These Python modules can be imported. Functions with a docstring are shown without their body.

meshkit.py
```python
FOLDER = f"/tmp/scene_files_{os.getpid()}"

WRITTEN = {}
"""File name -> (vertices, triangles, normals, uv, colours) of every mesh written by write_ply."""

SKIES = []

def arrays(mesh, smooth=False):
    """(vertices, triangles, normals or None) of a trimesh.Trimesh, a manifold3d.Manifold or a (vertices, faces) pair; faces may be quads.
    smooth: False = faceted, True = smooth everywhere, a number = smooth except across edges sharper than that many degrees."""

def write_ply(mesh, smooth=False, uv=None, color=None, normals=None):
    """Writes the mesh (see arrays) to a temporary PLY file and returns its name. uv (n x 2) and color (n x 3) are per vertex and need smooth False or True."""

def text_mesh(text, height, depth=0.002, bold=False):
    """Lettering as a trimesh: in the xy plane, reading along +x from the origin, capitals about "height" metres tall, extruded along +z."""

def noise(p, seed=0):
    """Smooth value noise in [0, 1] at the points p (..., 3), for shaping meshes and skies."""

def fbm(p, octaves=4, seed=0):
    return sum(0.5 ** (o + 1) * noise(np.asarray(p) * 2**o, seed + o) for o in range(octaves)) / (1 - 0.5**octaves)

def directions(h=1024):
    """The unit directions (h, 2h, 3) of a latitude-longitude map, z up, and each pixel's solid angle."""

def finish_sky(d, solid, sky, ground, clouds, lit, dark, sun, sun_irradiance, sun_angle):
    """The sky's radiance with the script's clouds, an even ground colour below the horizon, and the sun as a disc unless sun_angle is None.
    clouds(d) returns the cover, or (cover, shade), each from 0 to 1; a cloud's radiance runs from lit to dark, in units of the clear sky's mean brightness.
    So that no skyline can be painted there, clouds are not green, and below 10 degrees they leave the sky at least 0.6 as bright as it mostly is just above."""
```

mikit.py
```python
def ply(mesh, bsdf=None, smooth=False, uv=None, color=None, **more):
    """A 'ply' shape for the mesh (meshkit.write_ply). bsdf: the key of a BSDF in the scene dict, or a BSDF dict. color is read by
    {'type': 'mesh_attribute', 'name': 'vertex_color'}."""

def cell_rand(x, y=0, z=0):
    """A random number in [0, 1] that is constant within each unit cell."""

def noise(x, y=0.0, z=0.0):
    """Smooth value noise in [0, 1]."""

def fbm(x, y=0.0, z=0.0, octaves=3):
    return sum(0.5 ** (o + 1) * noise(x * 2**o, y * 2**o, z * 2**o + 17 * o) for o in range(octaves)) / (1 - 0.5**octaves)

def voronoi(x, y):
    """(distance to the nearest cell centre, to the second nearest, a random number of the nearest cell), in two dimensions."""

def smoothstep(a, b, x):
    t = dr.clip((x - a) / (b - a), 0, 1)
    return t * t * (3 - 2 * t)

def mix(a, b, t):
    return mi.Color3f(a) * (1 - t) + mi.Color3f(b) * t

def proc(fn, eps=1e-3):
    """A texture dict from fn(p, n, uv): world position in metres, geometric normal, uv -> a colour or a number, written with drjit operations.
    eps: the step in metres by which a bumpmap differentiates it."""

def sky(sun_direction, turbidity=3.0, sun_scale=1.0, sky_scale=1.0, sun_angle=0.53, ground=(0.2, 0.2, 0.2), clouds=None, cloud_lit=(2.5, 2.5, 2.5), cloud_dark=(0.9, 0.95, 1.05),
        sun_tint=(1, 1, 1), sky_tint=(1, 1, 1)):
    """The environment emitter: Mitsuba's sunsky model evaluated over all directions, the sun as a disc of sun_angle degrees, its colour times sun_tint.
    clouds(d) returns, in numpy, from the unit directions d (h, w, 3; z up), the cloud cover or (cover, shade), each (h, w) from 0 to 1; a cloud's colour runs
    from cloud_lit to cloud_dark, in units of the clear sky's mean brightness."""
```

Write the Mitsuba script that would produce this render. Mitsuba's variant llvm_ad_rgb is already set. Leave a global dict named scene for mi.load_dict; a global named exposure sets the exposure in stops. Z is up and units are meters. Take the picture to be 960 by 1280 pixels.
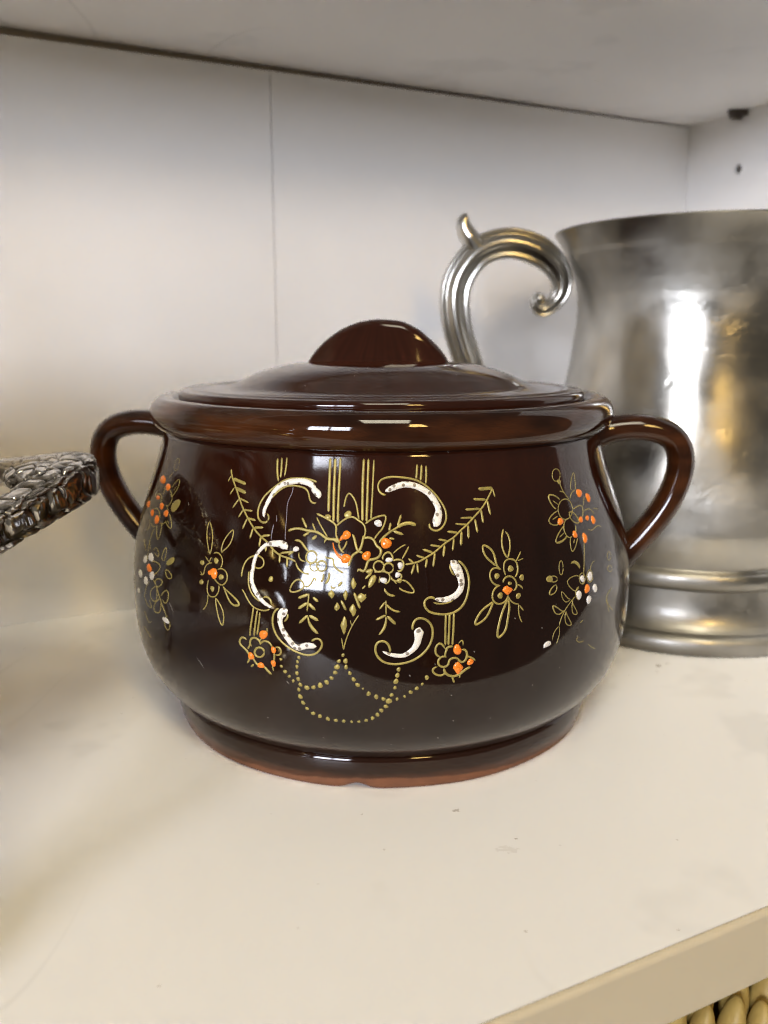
import math
import numpy as np, trimesh, manifold3d as m3
import mitsuba as mi, drjit as dr
import mikit, meshkit
from scipy.interpolate import PchipInterpolator
from mikit import noise, fbm, smoothstep, mix, proc, ply

T = mi.ScalarTransform4f
scene, labels = {}, {}
exposure = 0.0

# ------------------------------------------------------------------ camera (metres, z up, the pot stands at the origin)
CAM = np.array([0.0009, -0.3065, 0.135])
PITCH = math.atan2(215.0, 1030.0)
scene['camera'] = {
    'type': 'thinlens', 'fov': 49.98, 'fov_axis': 'x', 'near_clip': 0.01, 'far_clip': 50.0,
    'aperture_radius': 0.0013, 'focus_distance': 0.232,
    'to_world': T().look_at(origin=CAM.tolist(), target=(CAM + [0, math.cos(PITCH), -math.sin(PITCH)]).tolist(), up=[0, 0, 1])}

# ------------------------------------------------------------------ light: a window across the room, a warm bulb nearby, the dim room
scene['room_light'] = {'type': 'constant', 'radiance': {'type': 'rgb', 'value': [0.13, 0.118, 0.10]}}
KEY = [33.5, 35.0, 39.5]
WARM = [30.0, 19.5, 6.0]
OVERHEAD_FILL = [12.2, 11.1, 8.4]  # fill from an added overhead panel, lifts the shelf floor


def add(key, shape, label=None, cat=None, group=None, kind=None):
    """One entry of the scene under the next free number of its key."""
    k, i = key, 0
    while k in scene:
        i += 1
        k = f'{key}_{i:03d}'
    scene[k] = shape
    d = {a: b for a, b in (('label', label), ('category', cat), ('group', group), ('kind', kind)) if b}
    if d:
        labels[k] = d
    return k


def thing(key, label, cat, group=None):
    labels[key] = {'label': label, 'category': cat, **({'group': group} if group else {})}
    return key


def rgb(*c):
    return {'type': 'rgb', 'value': list(c)}


# ------------------------------------------------------------------ mesh helpers
def lathe(prof, n=160, off=None, close=False):
    """Surface of revolution about z of a list of (r, z); off(theta, k) adds to the radius."""
    p = np.array(prof, float)
    th = np.arange(n) / n * 2 * np.pi
    r = np.repeat(p[None, :, 0], n, 0)
    z = np.repeat(p[None, :, 1], n, 0)
    if off is not None:
        dr_, dz_ = off(th[:, None], p[None, :, 0], p[None, :, 1])
        r, z = r + dr_, z + dz_
    v = np.stack([r * np.cos(th)[:, None], r * np.sin(th)[:, None], z], -1).reshape(-1, 3)
    m = len(p)
    i, j = np.meshgrid(np.arange(n), np.arange(m - 1), indexing='ij')
    a, b = i * m + j, ((i + 1) % n) * m + j
    f = np.stack([a, b, b + 1, a + 1], -1).reshape(-1, 4)
    m = trimesh.Trimesh(v, np.vstack([f[:, [0, 1, 2]], f[:, [0, 2, 3]]]), process=False)
    if m.volume < 0:
        m.invert()
    return m


def spline(pts, n):
    """Catmull-Rom through the points, n samples, centripetal-ish by chord length."""
    from scipy.interpolate import PchipInterpolator, CubicSpline
    p = np.array(pts, float)
    s = np.r_[0, np.cumsum(np.maximum(np.linalg.norm(np.diff(p, axis=0), axis=1), 1e-9))]
    t = np.linspace(0, s[-1], n)
    return CubicSpline(s, p)(t) if len(p) > 2 else np.stack([np.interp(t, s, p[:, k]) for k in range(p.shape[1])], 1)


def profile(pts, n=None, step=0.0012):
    """Smooth profile through (r, z) points; a doubled point keeps a corner."""
    out, run = [], [pts[0]]
    def flush(run):
        L = np.linalg.norm(np.diff(np.array(run, float), axis=0), axis=1).sum()
        if len(run) < 2:
            return out.extend(run)
        p = np.array(run, float)
        s = np.r_[0, np.cumsum(np.linalg.norm(np.diff(p, axis=0), axis=1))]
        out.extend(map(tuple, PchipInterpolator(s, p)(np.linspace(0, s[-1], max(3, int(L / step)))) if len(p) > 2 else p))
    for a in pts[1:]:
        if np.allclose(a, run[-1]):
            flush(run); run = [a]
        else:
            run.append(a)
    flush(run)
    return out


def sweep(path, section, up, scale=None, closed_ends=True):
    """Sweeps a closed 2-D section (k, 2: along 'side', along 'normal') along a path (n, 3). up: (n, 3) or (3,) the 'side' axis."""
    p = np.array(path, float)
    n, k = len(p), len(section)
    t = np.gradient(p, axis=0); t /= np.linalg.norm(t, axis=1, keepdims=True)
    b = np.broadcast_to(np.array(up, float), p.shape)
    b = b - (b * t).sum(1, keepdims=True) * t; b /= np.linalg.norm(b, axis=1, keepdims=True)
    nn = np.cross(t, b)
    sc = np.ones((n, 2)) if scale is None else np.broadcast_to(np.array(scale, float).reshape(n, -1), (n, 2))
    s = np.array(section, float)
    v = p[:, None] + (s[None, :, 0] * sc[:, :1])[..., None] * b[:, None] + (s[None, :, 1] * sc[:, 1:])[..., None] * nn[:, None]
    i, j = np.meshgrid(np.arange(n - 1), np.arange(k), indexing='ij')
    q = np.stack([i * k + j, i * k + (j + 1) % k, (i + 1) * k + (j + 1) % k, (i + 1) * k + j], -1).reshape(-1, 4)
    f = [q[:, [0, 1, 2]], q[:, [0, 2, 3]]]
    v = v.reshape(-1, 3)
    if closed_ends:
        v = np.vstack([v, p[:1], p[-1:]])
        j = np.arange(k)
        f += [np.stack([0 * j + n * k, (j + 1) % k, j], 1), np.stack([0 * j + n * k + 1, (n - 1) * k + j, (n - 1) * k + (j + 1) % k], 1)]
    m = trimesh.Trimesh(v, np.vstack(f), process=False)
    if m.volume < 0:
        m.invert()
    return m


def circle(r, k=24, r2=None):
    a = np.arange(k) / k * 2 * np.pi
    return np.stack([r * np.cos(a), (r2 or r) * np.sin(a)], 1)


def prism(poly, z0, z1):
    import shapely
    m = trimesh.creation.extrude_polygon(shapely.Polygon(poly), z1 - z0, engine='earcut')
    m.apply_translation([0, 0, z0])
    return m


def to_mesh(man):
    m = man.to_mesh()
    return trimesh.Trimesh(m.vert_properties[:, :3], m.tri_verts, process=False)


# ------------------------------------------------------------------ materials
def two(b):
    return {'type': 'twosided', 'bsdf': b}


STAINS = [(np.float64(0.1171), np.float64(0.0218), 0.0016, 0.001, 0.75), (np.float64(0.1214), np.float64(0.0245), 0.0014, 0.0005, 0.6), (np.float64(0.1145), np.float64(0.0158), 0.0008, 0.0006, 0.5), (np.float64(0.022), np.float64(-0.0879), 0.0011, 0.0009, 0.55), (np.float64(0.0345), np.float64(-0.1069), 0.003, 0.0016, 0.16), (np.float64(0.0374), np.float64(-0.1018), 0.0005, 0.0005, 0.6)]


def white_board(p, n, uv):
    w = fbm(p.x * 3.1 + 3, p.y * 3.1, p.z * 3.1 + 9, 3)
    c = mix([0.81, 0.80, 0.785], [0.785, 0.77, 0.75], w)
    # specks of dust, faint smudges and scuffs
    sp = mikit.voronoi(p.x * 62, p.y * 62 + p.z * 40)
    speck = (1 - smoothstep(0.008, 0.026, sp[0] - 0.012 * noise(p.x * 1500, p.y * 1500))) * smoothstep(0.86, 1.0, sp[2])
    sm = smoothstep(0.66, 0.8, fbm(p.x * 30, p.y * 30, p.z * 30, 4)) * 0.07
    sc = smoothstep(0.975, 1.0, 1 - dr.abs(noise(p.x * 21 + 5, p.y * 15, p.z * 17) * 2 - 1)) * smoothstep(0.55, 0.75, noise(p.x * 9, p.y * 9 + 4, p.z * 9)) * 0.09
    c = c * (1 - sm - sc)
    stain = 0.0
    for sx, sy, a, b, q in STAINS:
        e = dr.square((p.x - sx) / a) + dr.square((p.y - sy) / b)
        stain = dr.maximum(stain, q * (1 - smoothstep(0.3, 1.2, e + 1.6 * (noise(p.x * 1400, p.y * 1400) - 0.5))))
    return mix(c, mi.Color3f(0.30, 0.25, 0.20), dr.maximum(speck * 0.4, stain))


scene['mat_board'] = two({'type': 'principled', 'base_color': proc(white_board), 'roughness': 0.42, 'specular': 0.35})


def wall_board(p, n, uv):
    w = fbm(p.x * 4 + 3, p.y * 4, p.z * 4 + 9, 3)
    return mix([0.80, 0.785, 0.77], [0.765, 0.75, 0.73], w)


scene['mat_panel'] = two({'type': 'principled', 'base_color': proc(wall_board), 'roughness': 0.5, 'specular': 0.3})


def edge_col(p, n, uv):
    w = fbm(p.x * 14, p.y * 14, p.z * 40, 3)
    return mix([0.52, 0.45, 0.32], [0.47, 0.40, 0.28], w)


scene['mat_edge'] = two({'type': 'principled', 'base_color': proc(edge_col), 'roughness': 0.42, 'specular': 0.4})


def glaze_col(p, n, uv):
    r = dr.sqrt(p.x * p.x + p.y * p.y)
    w = fbm(p.x * 28 + 7, p.y * 28, p.z * 14, 4)
    st = noise(dr.atan2(p.y, p.x) * 17, p.z * 40, 3)
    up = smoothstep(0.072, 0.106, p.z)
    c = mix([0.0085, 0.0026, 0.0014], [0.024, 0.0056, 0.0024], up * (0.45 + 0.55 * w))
    v = mikit.voronoi((p.x + 0.7 * p.z) * 150, (p.y - 0.6 * p.z) * 150)
    dust = (1 - smoothstep(0.015, 0.035, v[0])) * smoothstep(0.78, 0.86, v[2])
    return mix(c * (0.8 + 0.4 * st), mi.Color3f(0.30, 0.28, 0.25), dust * 0.7)


def glaze_bump(p, n, uv):
    return fbm(p.x * 60, p.y * 60, p.z * 60, 2) * 0.00022


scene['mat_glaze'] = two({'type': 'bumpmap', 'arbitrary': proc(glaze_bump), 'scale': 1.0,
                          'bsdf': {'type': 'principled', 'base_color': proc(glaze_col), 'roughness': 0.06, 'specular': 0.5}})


def rim_col(p, n, uv):
    w = fbm(p.x * 42, p.y * 42, p.z * 130, 4)
    st = fbm(p.x * 120 + 3, p.y * 120, p.z * 300, 3)
    c = mix([0.010, 0.0030, 0.0015], [0.046, 0.0145, 0.0045], smoothstep(0.25, 0.75, w))
    return c * (0.62 + 0.72 * st) * mi.Color3f(1.05, 1.0, 0.9)


scene['mat_glaze_rim'] = two({'type': 'principled', 'base_color': proc(rim_col), 'roughness': 0.05, 'specular': 0.5})


def foot_col(p, n, uv):
    a = dr.atan2(p.y, p.x)
    edge = 0.0020 + 0.0016 * (fbm(a * 9, 2.0, 1.0, 3) - 0.5) + 0.0020 * dr.exp(-dr.square((a + 1.5) / 0.5))
    g = smoothstep(-0.0005, 0.0005, p.z - edge)
    w = fbm(p.x * 160, p.y * 160, p.z * 160, 3)
    clay = mix([0.165, 0.062, 0.026], [0.085, 0.032, 0.014], w)
    gl = mix([0.05, 0.016, 0.006], [0.014, 0.0045, 0.0022], smoothstep(0.0045, 0.0075, p.z + 0.002 * w))
    return mix(clay, gl, g)


def foot_rough(p, n, uv):
    a = dr.atan2(p.y, p.x)
    edge = 0.0020 + 0.0016 * (fbm(a * 9, 2.0, 1.0, 3) - 0.5) + 0.0020 * dr.exp(-dr.square((a + 1.5) / 0.5))
    return 0.75 - 0.69 * smoothstep(-0.0005, 0.0005, p.z - edge)


scene['mat_foot'] = two({'type': 'principled', 'base_color': proc(foot_col), 'roughness': proc(foot_rough), 'specular': 0.45})


def gold_col(p, n, uv):
    w = noise(p.x * 700, p.y * 700, p.z * 700)
    return mix([0.36, 0.29, 0.075], [0.25, 0.20, 0.06], w)


scene['mat_gold'] = two({'type': 'principled', 'base_color': proc(gold_col), 'roughness': 0.38, 'specular': 0.5, 'metallic': 0.25})


def enamel_white(p, n, uv):
    a = dr.atan2(p.y, p.x) * 0.088
    v = mikit.voronoi(a * 620, p.z * 620)
    spot = (1 - smoothstep(0.24, 0.36, v[0])) * smoothstep(0.42, 0.5, v[2])
    return mix([0.68, 0.645, 0.58], [0.11, 0.08, 0.05], spot * 0.85)


scene['mat_white'] = two({'type': 'principled', 'base_color': proc(enamel_white), 'roughness': 0.3, 'specular': 0.5})
scene['mat_white_bead'] = two({'type': 'principled', 'base_color': rgb(0.60, 0.575, 0.55), 'roughness': 0.22, 'specular': 0.5})
scene['mat_orange'] = two({'type': 'principled', 'base_color': rgb(0.74, 0.19, 0.018), 'roughness': 0.17, 'specular': 0.5})
scene['mat_reflection_line'] = two({'type': 'principled', 'base_color': rgb(0.16, 0.14, 0.17), 'roughness': 0.3})  # tone of the reflection lines painted on the glaze


def pewter_col(p, n, uv):
    w = fbm(p.x * 24, p.y * 24, p.z * 17 + 3, 4)
    s = fbm(p.x * 90, p.y * 90, p.z * 60, 3)
    c = mix([0.55, 0.535, 0.495], [0.30, 0.28, 0.24], smoothstep(0.32, 0.68, w))
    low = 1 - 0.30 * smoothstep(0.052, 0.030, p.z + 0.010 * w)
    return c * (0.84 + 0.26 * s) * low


def pewter_rough(p, n, uv):
    w = fbm(p.x * 40 + 4, p.y * 40, p.z * 30, 3)
    v = dr.abs(noise(p.x * 160, p.y * 160, p.z * 420) * 2 - 1)
    return 0.20 + 0.30 * smoothstep(0.3, 0.7, w) + 0.07 * smoothstep(0.9, 1.0, 1 - v)


def pewter_bump(p, n, uv):
    d = smoothstep(0.70, 0.82, fbm(p.x * 110, p.y * 110, p.z * 60, 3))
    return -d * 0.00010 - 0.00007 * smoothstep(0.74, 0.86, noise(p.x * 330, p.y * 330, p.z * 520)) * smoothstep(0.52, 0.62, fbm(p.x * 26 + 2, p.y * 26, p.z * 26, 2)) + 0.00022 * fbm(p.x * 45, p.y * 45, p.z * 45, 2)


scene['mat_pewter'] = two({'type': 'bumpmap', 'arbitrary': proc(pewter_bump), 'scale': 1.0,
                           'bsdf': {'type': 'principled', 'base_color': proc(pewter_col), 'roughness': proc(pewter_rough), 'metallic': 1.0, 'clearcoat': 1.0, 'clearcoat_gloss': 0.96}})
scene['mat_pewter_bright'] = two({'type': 'principled', 'base_color': proc(pewter_col), 'roughness': 0.22, 'metallic': 1.0})
scene['mat_silver'] = two({'type': 'principled', 'base_color': {'type': 'mesh_attribute', 'name': 'vertex_color'}, 'roughness': 0.16, 'metallic': 1.0})
scene['mat_silver_plain'] = two({'type': 'principled', 'base_color': rgb(0.52, 0.50, 0.46), 'roughness': 0.16, 'metallic': 1.0})


def straw(p, n, uv):
    w = fbm(p.x * 260, p.y * 260, p.z * 60, 3)
    return mix([0.44, 0.32, 0.095], [0.26, 0.175, 0.05], w)


scene['mat_straw'] = two({'type': 'principled', 'base_color': proc(straw), 'roughness': 0.5, 'specular': 0.4})
scene['mat_straw_dark'] = two({'type': 'principled', 'base_color': rgb(0.20, 0.12, 0.035), 'roughness': 0.6})
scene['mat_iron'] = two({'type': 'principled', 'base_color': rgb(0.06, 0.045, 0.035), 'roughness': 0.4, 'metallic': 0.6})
scene['mat_backing'] = two({'type': 'principled', 'base_color': rgb(0.34, 0.27, 0.19), 'roughness': 0.7})
scene['mat_paint'] = two({'type': 'principled', 'base_color': rgb(0.7, 0.69, 0.66), 'roughness': 0.5})

# ------------------------------------------------------------------ the bookcase: s along the shelf, t into its depth
YAW = math.radians(25.6)
ROT = trimesh.transformations.rotation_matrix(YAW, [0, 0, 1])
BACK, FRONT, CEIL, RIGHT, LEFT = 0.1428, -0.1575, 0.2667, 0.2835, -0.50


def world(s, t, z=0.0):
    return np.array([s * math.cos(YAW) - t * math.sin(YAW), s * math.sin(YAW) + t * math.cos(YAW), z])


def block(s0, s1, t0, t1, z0, z1):
    m = trimesh.creation.box(bounds=[[s0, t0, z0], [s1, t1, z1]])
    return m.apply_transform(ROT)


bc = thing('bookcase', 'white board bookcase with seamed back panel holding the pot and the tankard', 'bookcase')
add('bookcase__shelf', ply(block(LEFT, RIGHT, FRONT, BACK, -0.0203, 0), 'mat_board'))
q = np.linspace(0, np.pi / 2, 7)
rr_ = 0.0015
sec = [(FRONT, 0.0)] + [(FRONT - rr_ * math.sin(a), -rr_ + rr_ * math.cos(a)) for a in q[1:]] + [(FRONT - rr_ * math.cos(a), -0.0203 + rr_ - rr_ * math.sin(a)) for a in q]
sec = [(a, b) for a, b in sec] + [(FRONT, -0.0203)]
sec = [(a - 0.0002, b) for a, b in sec]
band = prism([(a, b) for a, b in sec], LEFT, RIGHT)           # (t, z) section along s
band.vertices = band.vertices[:, [2, 0, 1]]
band.apply_transform(ROT)
if band.volume < 0:
    band.invert()
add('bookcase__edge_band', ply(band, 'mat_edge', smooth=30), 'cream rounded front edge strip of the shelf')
def panel(s0, s1, za, zb):                                         # a panel with a sloping edge, (s, z) outline
    m = prism([(s0, za[0]), (s1, za[1]), (s1, zb[1]), (s0, zb[0])], 0, 0.0038)
    m.vertices = np.stack([m.vertices[:, 0], BACK + 0.0002 + m.vertices[:, 2], m.vertices[:, 1]], 1)
    m.apply_transform(ROT)
    if m.volume < 0:
        m.invert()
    return m


gap = lambda s: CEIL - (0.0036 - 0.0070 * (s + 0.12))               # the panels end a little below the upper shelf, more so at the left
add('bookcase__back_panel', ply(panel(LEFT, 0.0073, (-.30, -.30), (gap(LEFT), gap(0.0073))), 'mat_panel'))
add('bookcase__back_panel', ply(panel(0.0077, RIGHT, (-.30, -.30), (gap(0.0077), gap(RIGHT))), 'mat_panel'))
add('bookcase__upper_back_panel', ply(block(LEFT, RIGHT, BACK + .0002, BACK + 0.004, CEIL + 0.0005, 0.46), 'mat_panel'))
add('bookcase__backing', ply(block(LEFT, RIGHT, BACK + 0.0052, BACK + 0.009, -0.30, 0.46), 'mat_backing'))
up = prism([(LEFT, -0.02), (RIGHT, -0.02), (RIGHT, BACK - 0.0002), (LEFT, BACK - 0.0002)], CEIL, CEIL + 0.02).apply_transform(ROT)
add('bookcase__upper_shelf', ply(up, 'mat_board'))
side = m3.Manifold.cube([0.018, BACK + 0.004 - FRONT, 0.76]).translate([RIGHT + .0002, FRONT, -0.30])
hole = m3.Manifold.cylinder(0.019, 0.0027, 0.0027, 24).rotate([0, 90, 0]).translate([RIGHT - 0.002, 0.1027, 0.2346])
hole2 = m3.Manifold.cylinder(0.012, 0.0026, 0.0026, 24).rotate([0, 90, 0]).translate([RIGHT - 0.002, 0.1027, 0.1826])
add('bookcase__side_panel', ply(to_mesh(side - hole - hole2).apply_transform(ROT), 'mat_panel'))
add('bookcase__side_panel', ply(block(LEFT - 0.018, LEFT - .0002, FRONT, BACK + 0.004, -0.30, 0.46), 'mat_panel'))
add('bookcase__lower_shelf', ply(block(LEFT, RIGHT, FRONT, BACK, -0.30, -0.28), 'mat_board'))
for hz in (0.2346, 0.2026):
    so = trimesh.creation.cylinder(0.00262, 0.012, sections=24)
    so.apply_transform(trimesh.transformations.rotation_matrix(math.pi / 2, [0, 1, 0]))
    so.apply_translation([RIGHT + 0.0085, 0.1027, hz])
    add('bookcase__hole_shade_plug', ply(so.apply_transform(ROT), 'mat_iron'))  # dark plug added in the peg hole, its colour stands for the shade
# shelf pin under the upper shelf at the right wall
pin = m3.Manifold.hull(m3.Manifold.cube([0.009, 0.0022, 0.0016]).translate([0, -0.0011, 0]) + m3.Manifold.cube([0.002, 0.011, 0.0030], True).translate([0.008, 0.0, 0.0]))
pin = pin + m3.Manifold.cylinder(0.006, 0.0013, 0.0013, 16).rotate([0, 90, 0]).translate([0.005, 0, -0.0016])
pin = to_mesh(pin)
pin.apply_translation([RIGHT - 0.0095, 0.1035, CEIL - 0.0019])
add('bookcase__shelf_pin', ply(pin.apply_transform(ROT), 'mat_iron', smooth=30), 'dark metal pin in the upper corner')

# ------------------------------------------------------------------ lamps outside the picture, plus an added overhead fill panel
def facing_rect(c, target, w, h):
    c, target = np.array(c, float), np.array(target, float)
    d = target - c; d /= np.linalg.norm(d)
    x = np.cross([0, 0, 1], d); x /= np.linalg.norm(x); y = np.cross(d, x)
    v = [c + a * w / 2 * x + b * h / 2 * y for a, b in ((-1, -1), (1, -1), (1, 1), (-1, 1))]
    return np.array(v), d, x, y


az, el, dist = math.radians(-23.5), math.radians(13.8), 2.6
wc = np.array([math.sin(az) * math.cos(el), -math.cos(az) * math.cos(el), math.sin(el)]) * dist + [0, 0, 0.09]
wv, wd, wx, wy = facing_rect(wc, [0, 0, 0.09], 0.85, 0.50)
wd0 = np.array([wd[0], wd[1], 0]); wd0 /= np.linalg.norm(wd0)
thing('window', 'bright window across the room in front of the bookcase', 'window')
wx2 = np.cross([0, 0, 1], wd0)
def pane(x0, x1, z0, z1):
    v = np.array([wc + wx2 * a + np.array([0, 0, 1]) * b for a, b in ((x0, z0), (x1, z0), (x1, z1), (x0, z1))])
    m = trimesh.Trimesh(v, [[0, 1, 2], [0, 2, 3]], process=False)
    if m.face_normals[0] @ wd0 < 0:
        m.invert()
    return m
for x0, x1, z0, z1, q in ((-0.425, -0.03, -0.36, 0.06, 0.75), (0.03, 0.425, -0.36, 0.06, 1.35), (-0.425, -0.03, 0.09, 0.36, 1.15), (0.03, 0.425, 0.09, 0.36, 0.75)):
    add('window__pane', {**ply(pane(x0, x1, z0, z1), {'type': 'diffuse', 'reflectance': rgb(0.1, 0.1, 0.1)}), 'emitter': {'type': 'area', 'radiance': rgb(*[q * c for c in KEY])}})
fr = []
for x0, x1, z0, z1 in ((-0.028, 0.028, -0.362, 0.362), (-0.427, -0.0282, 0.062, 0.088), (0.0282, 0.427, 0.062, 0.088), (-0.485, -0.427, -0.42, 0.42), (0.427, 0.485, -0.42, 0.42), (-0.427, 0.427, 0.362, 0.42), (-0.427, 0.427, -0.42, -0.362)):
    b = trimesh.creation.box(bounds=[[x0, -0.03, z0], [x1, 0.02, z1]])
    M = np.eye(4); M[:3, 0], M[:3, 1], M[:3, 2], M[:3, 3] = wx2, -wd0, [0, 0, 1], wc
    fr.append(b.apply_transform(M))
fr = trimesh.util.concatenate(fr); fr.fix_normals()
add('window__frame', ply(fr, 'mat_paint'))
LAMP = np.array([0.30, -0.89, 0.64])
thing('table_lamp', 'slim lamp with a warm glowing upright shade standing in front of the bookcase', 'lamp')
bulb = lathe(profile([(.0005, .11), (.050, .11), (.050, .11), (.072, -.11), (.072, -.11), (.0005, -.11)], step=.01), 40)
bulb.apply_translation(LAMP)
add('table_lamp__shade', {**ply(bulb, {'type': 'diffuse', 'reflectance': rgb(0.5, 0.5, 0.5)}, smooth=True), 'emitter': {'type': 'area', 'radiance': rgb(*WARM)}})
stand = lathe([(0.0, -0.94), (0.095, -0.94), (0.098, -0.932), (0.08, -0.92), (0.012, -0.90), (0.008, -0.86), (0.008, -0.12), (0.02, -0.116), (0.0005, -0.112)], 40)
stand.apply_translation(LAMP)
add('table_lamp__stand', ply(stand, 'mat_iron', smooth=30))

oc = np.array([0.10, -1.36, 1.95])
ov, od, ox, oy = facing_rect(oc, [0, 0, 0], 0.75, 0.75)
om = trimesh.Trimesh(ov, [[0, 1, 2], [0, 2, 3]], process=False)
if om.face_normals[0] @ od < 0:
    om.invert()
thing('added_fill_panel', 'added square warm fill light panel above the space in front of the bookcase', 'lamp')  # added overhead source, there only to brighten the shelf
add('added_fill_panel__diffuser', {**ply(om, {'type': 'diffuse', 'reflectance': rgb(0.5, 0.5, 0.5)}), 'emitter': {'type': 'area', 'radiance': rgb(*OVERHEAD_FILL)}})
tray = trimesh.creation.box(extents=[0.80, 0.80, 0.03])
M = np.eye(4); M[:3, 0], M[:3, 1], M[:3, 2], M[:3, 3] = ox, oy, od, oc - od * 0.017
add('added_fill_panel__housing', ply(tray.apply_transform(M), 'mat_paint'))

# ------------------------------------------------------------------ the pot
thing('lidded_pot', 'dark brown glazed lidded pot with raised gold, white and orange flower decoration', 'pot')
BODY = [(.0790, .0122), (.0800, .0134), (.0818, .0150), (.0857, .02), (.0882, .025), (.0898, .03), (.0908, .035), (.0913, .04), (.0915, .045), (.0915, .05), (.0913, .055), (.0908, .06), (.0900, .065),
        (.0889, .07), (.0875, .075), (.0858, .08), (.0841, .085), (.0824, .09), (.0808, .095), (.0793, .1), (.0782, .104)]
from scipy.interpolate import make_smoothing_spline
_b = np.array(BODY)
R_OF = make_smoothing_spline(_b[:, 1], _b[:, 0], lam=2e-9)
DR_OF = R_OF.derivative()
zz = np.linspace(.0122, .104, 90)
inner = [(.0772, .1052), (.0735, .104), (.0735, .098), (.080, .07), (.083, .045), (.075, .02), (.06, .010), (.0005, .009)]
body = [(.0768, .0116), (.0780, .0115), (.0790, .0122)] + [(float(R_OF(z)), float(z)) for z in zz[1:]] + inner
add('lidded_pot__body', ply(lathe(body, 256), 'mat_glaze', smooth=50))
rim = [(.0770, .1049)] + [(.0782 + .0048 * math.cos(a), .1103 + .0056 * math.sin(a)) for a in np.linspace(-1.45, 1.35, 26)] + [(.0770, .1160), (.0755, .1157), (.0742, .1148), (.0738, .1130), (.0736, .106)]
rim_off = lambda th, r, z: (0.00022 * np.sin(3 * th + 1) + 0.00012 * np.sin(7 * th), 0.00025 * np.sin(2 * th + .6) + 0 * r)
add('lidded_pot__rim', ply(lathe(rim, 256, rim_off), 'mat_glaze_rim', smooth=50))


def foot_off(th, r, z):
    chip_a = np.radians(-90 - 5.6)                                  # a nick in the unglazed edge
    d = np.angle(np.exp(1j * (th - chip_a))) * 0.076
    chip = np.exp(-(d / 0.0035) ** 2) * np.clip(1 - z / 0.003, 0, 1)
    wob = 0.00018 * np.sin(5 * th) + 0.00012 * np.sin(11 * th + 2)
    return wob - 0.0011 * chip, chip * 0.0014


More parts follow.
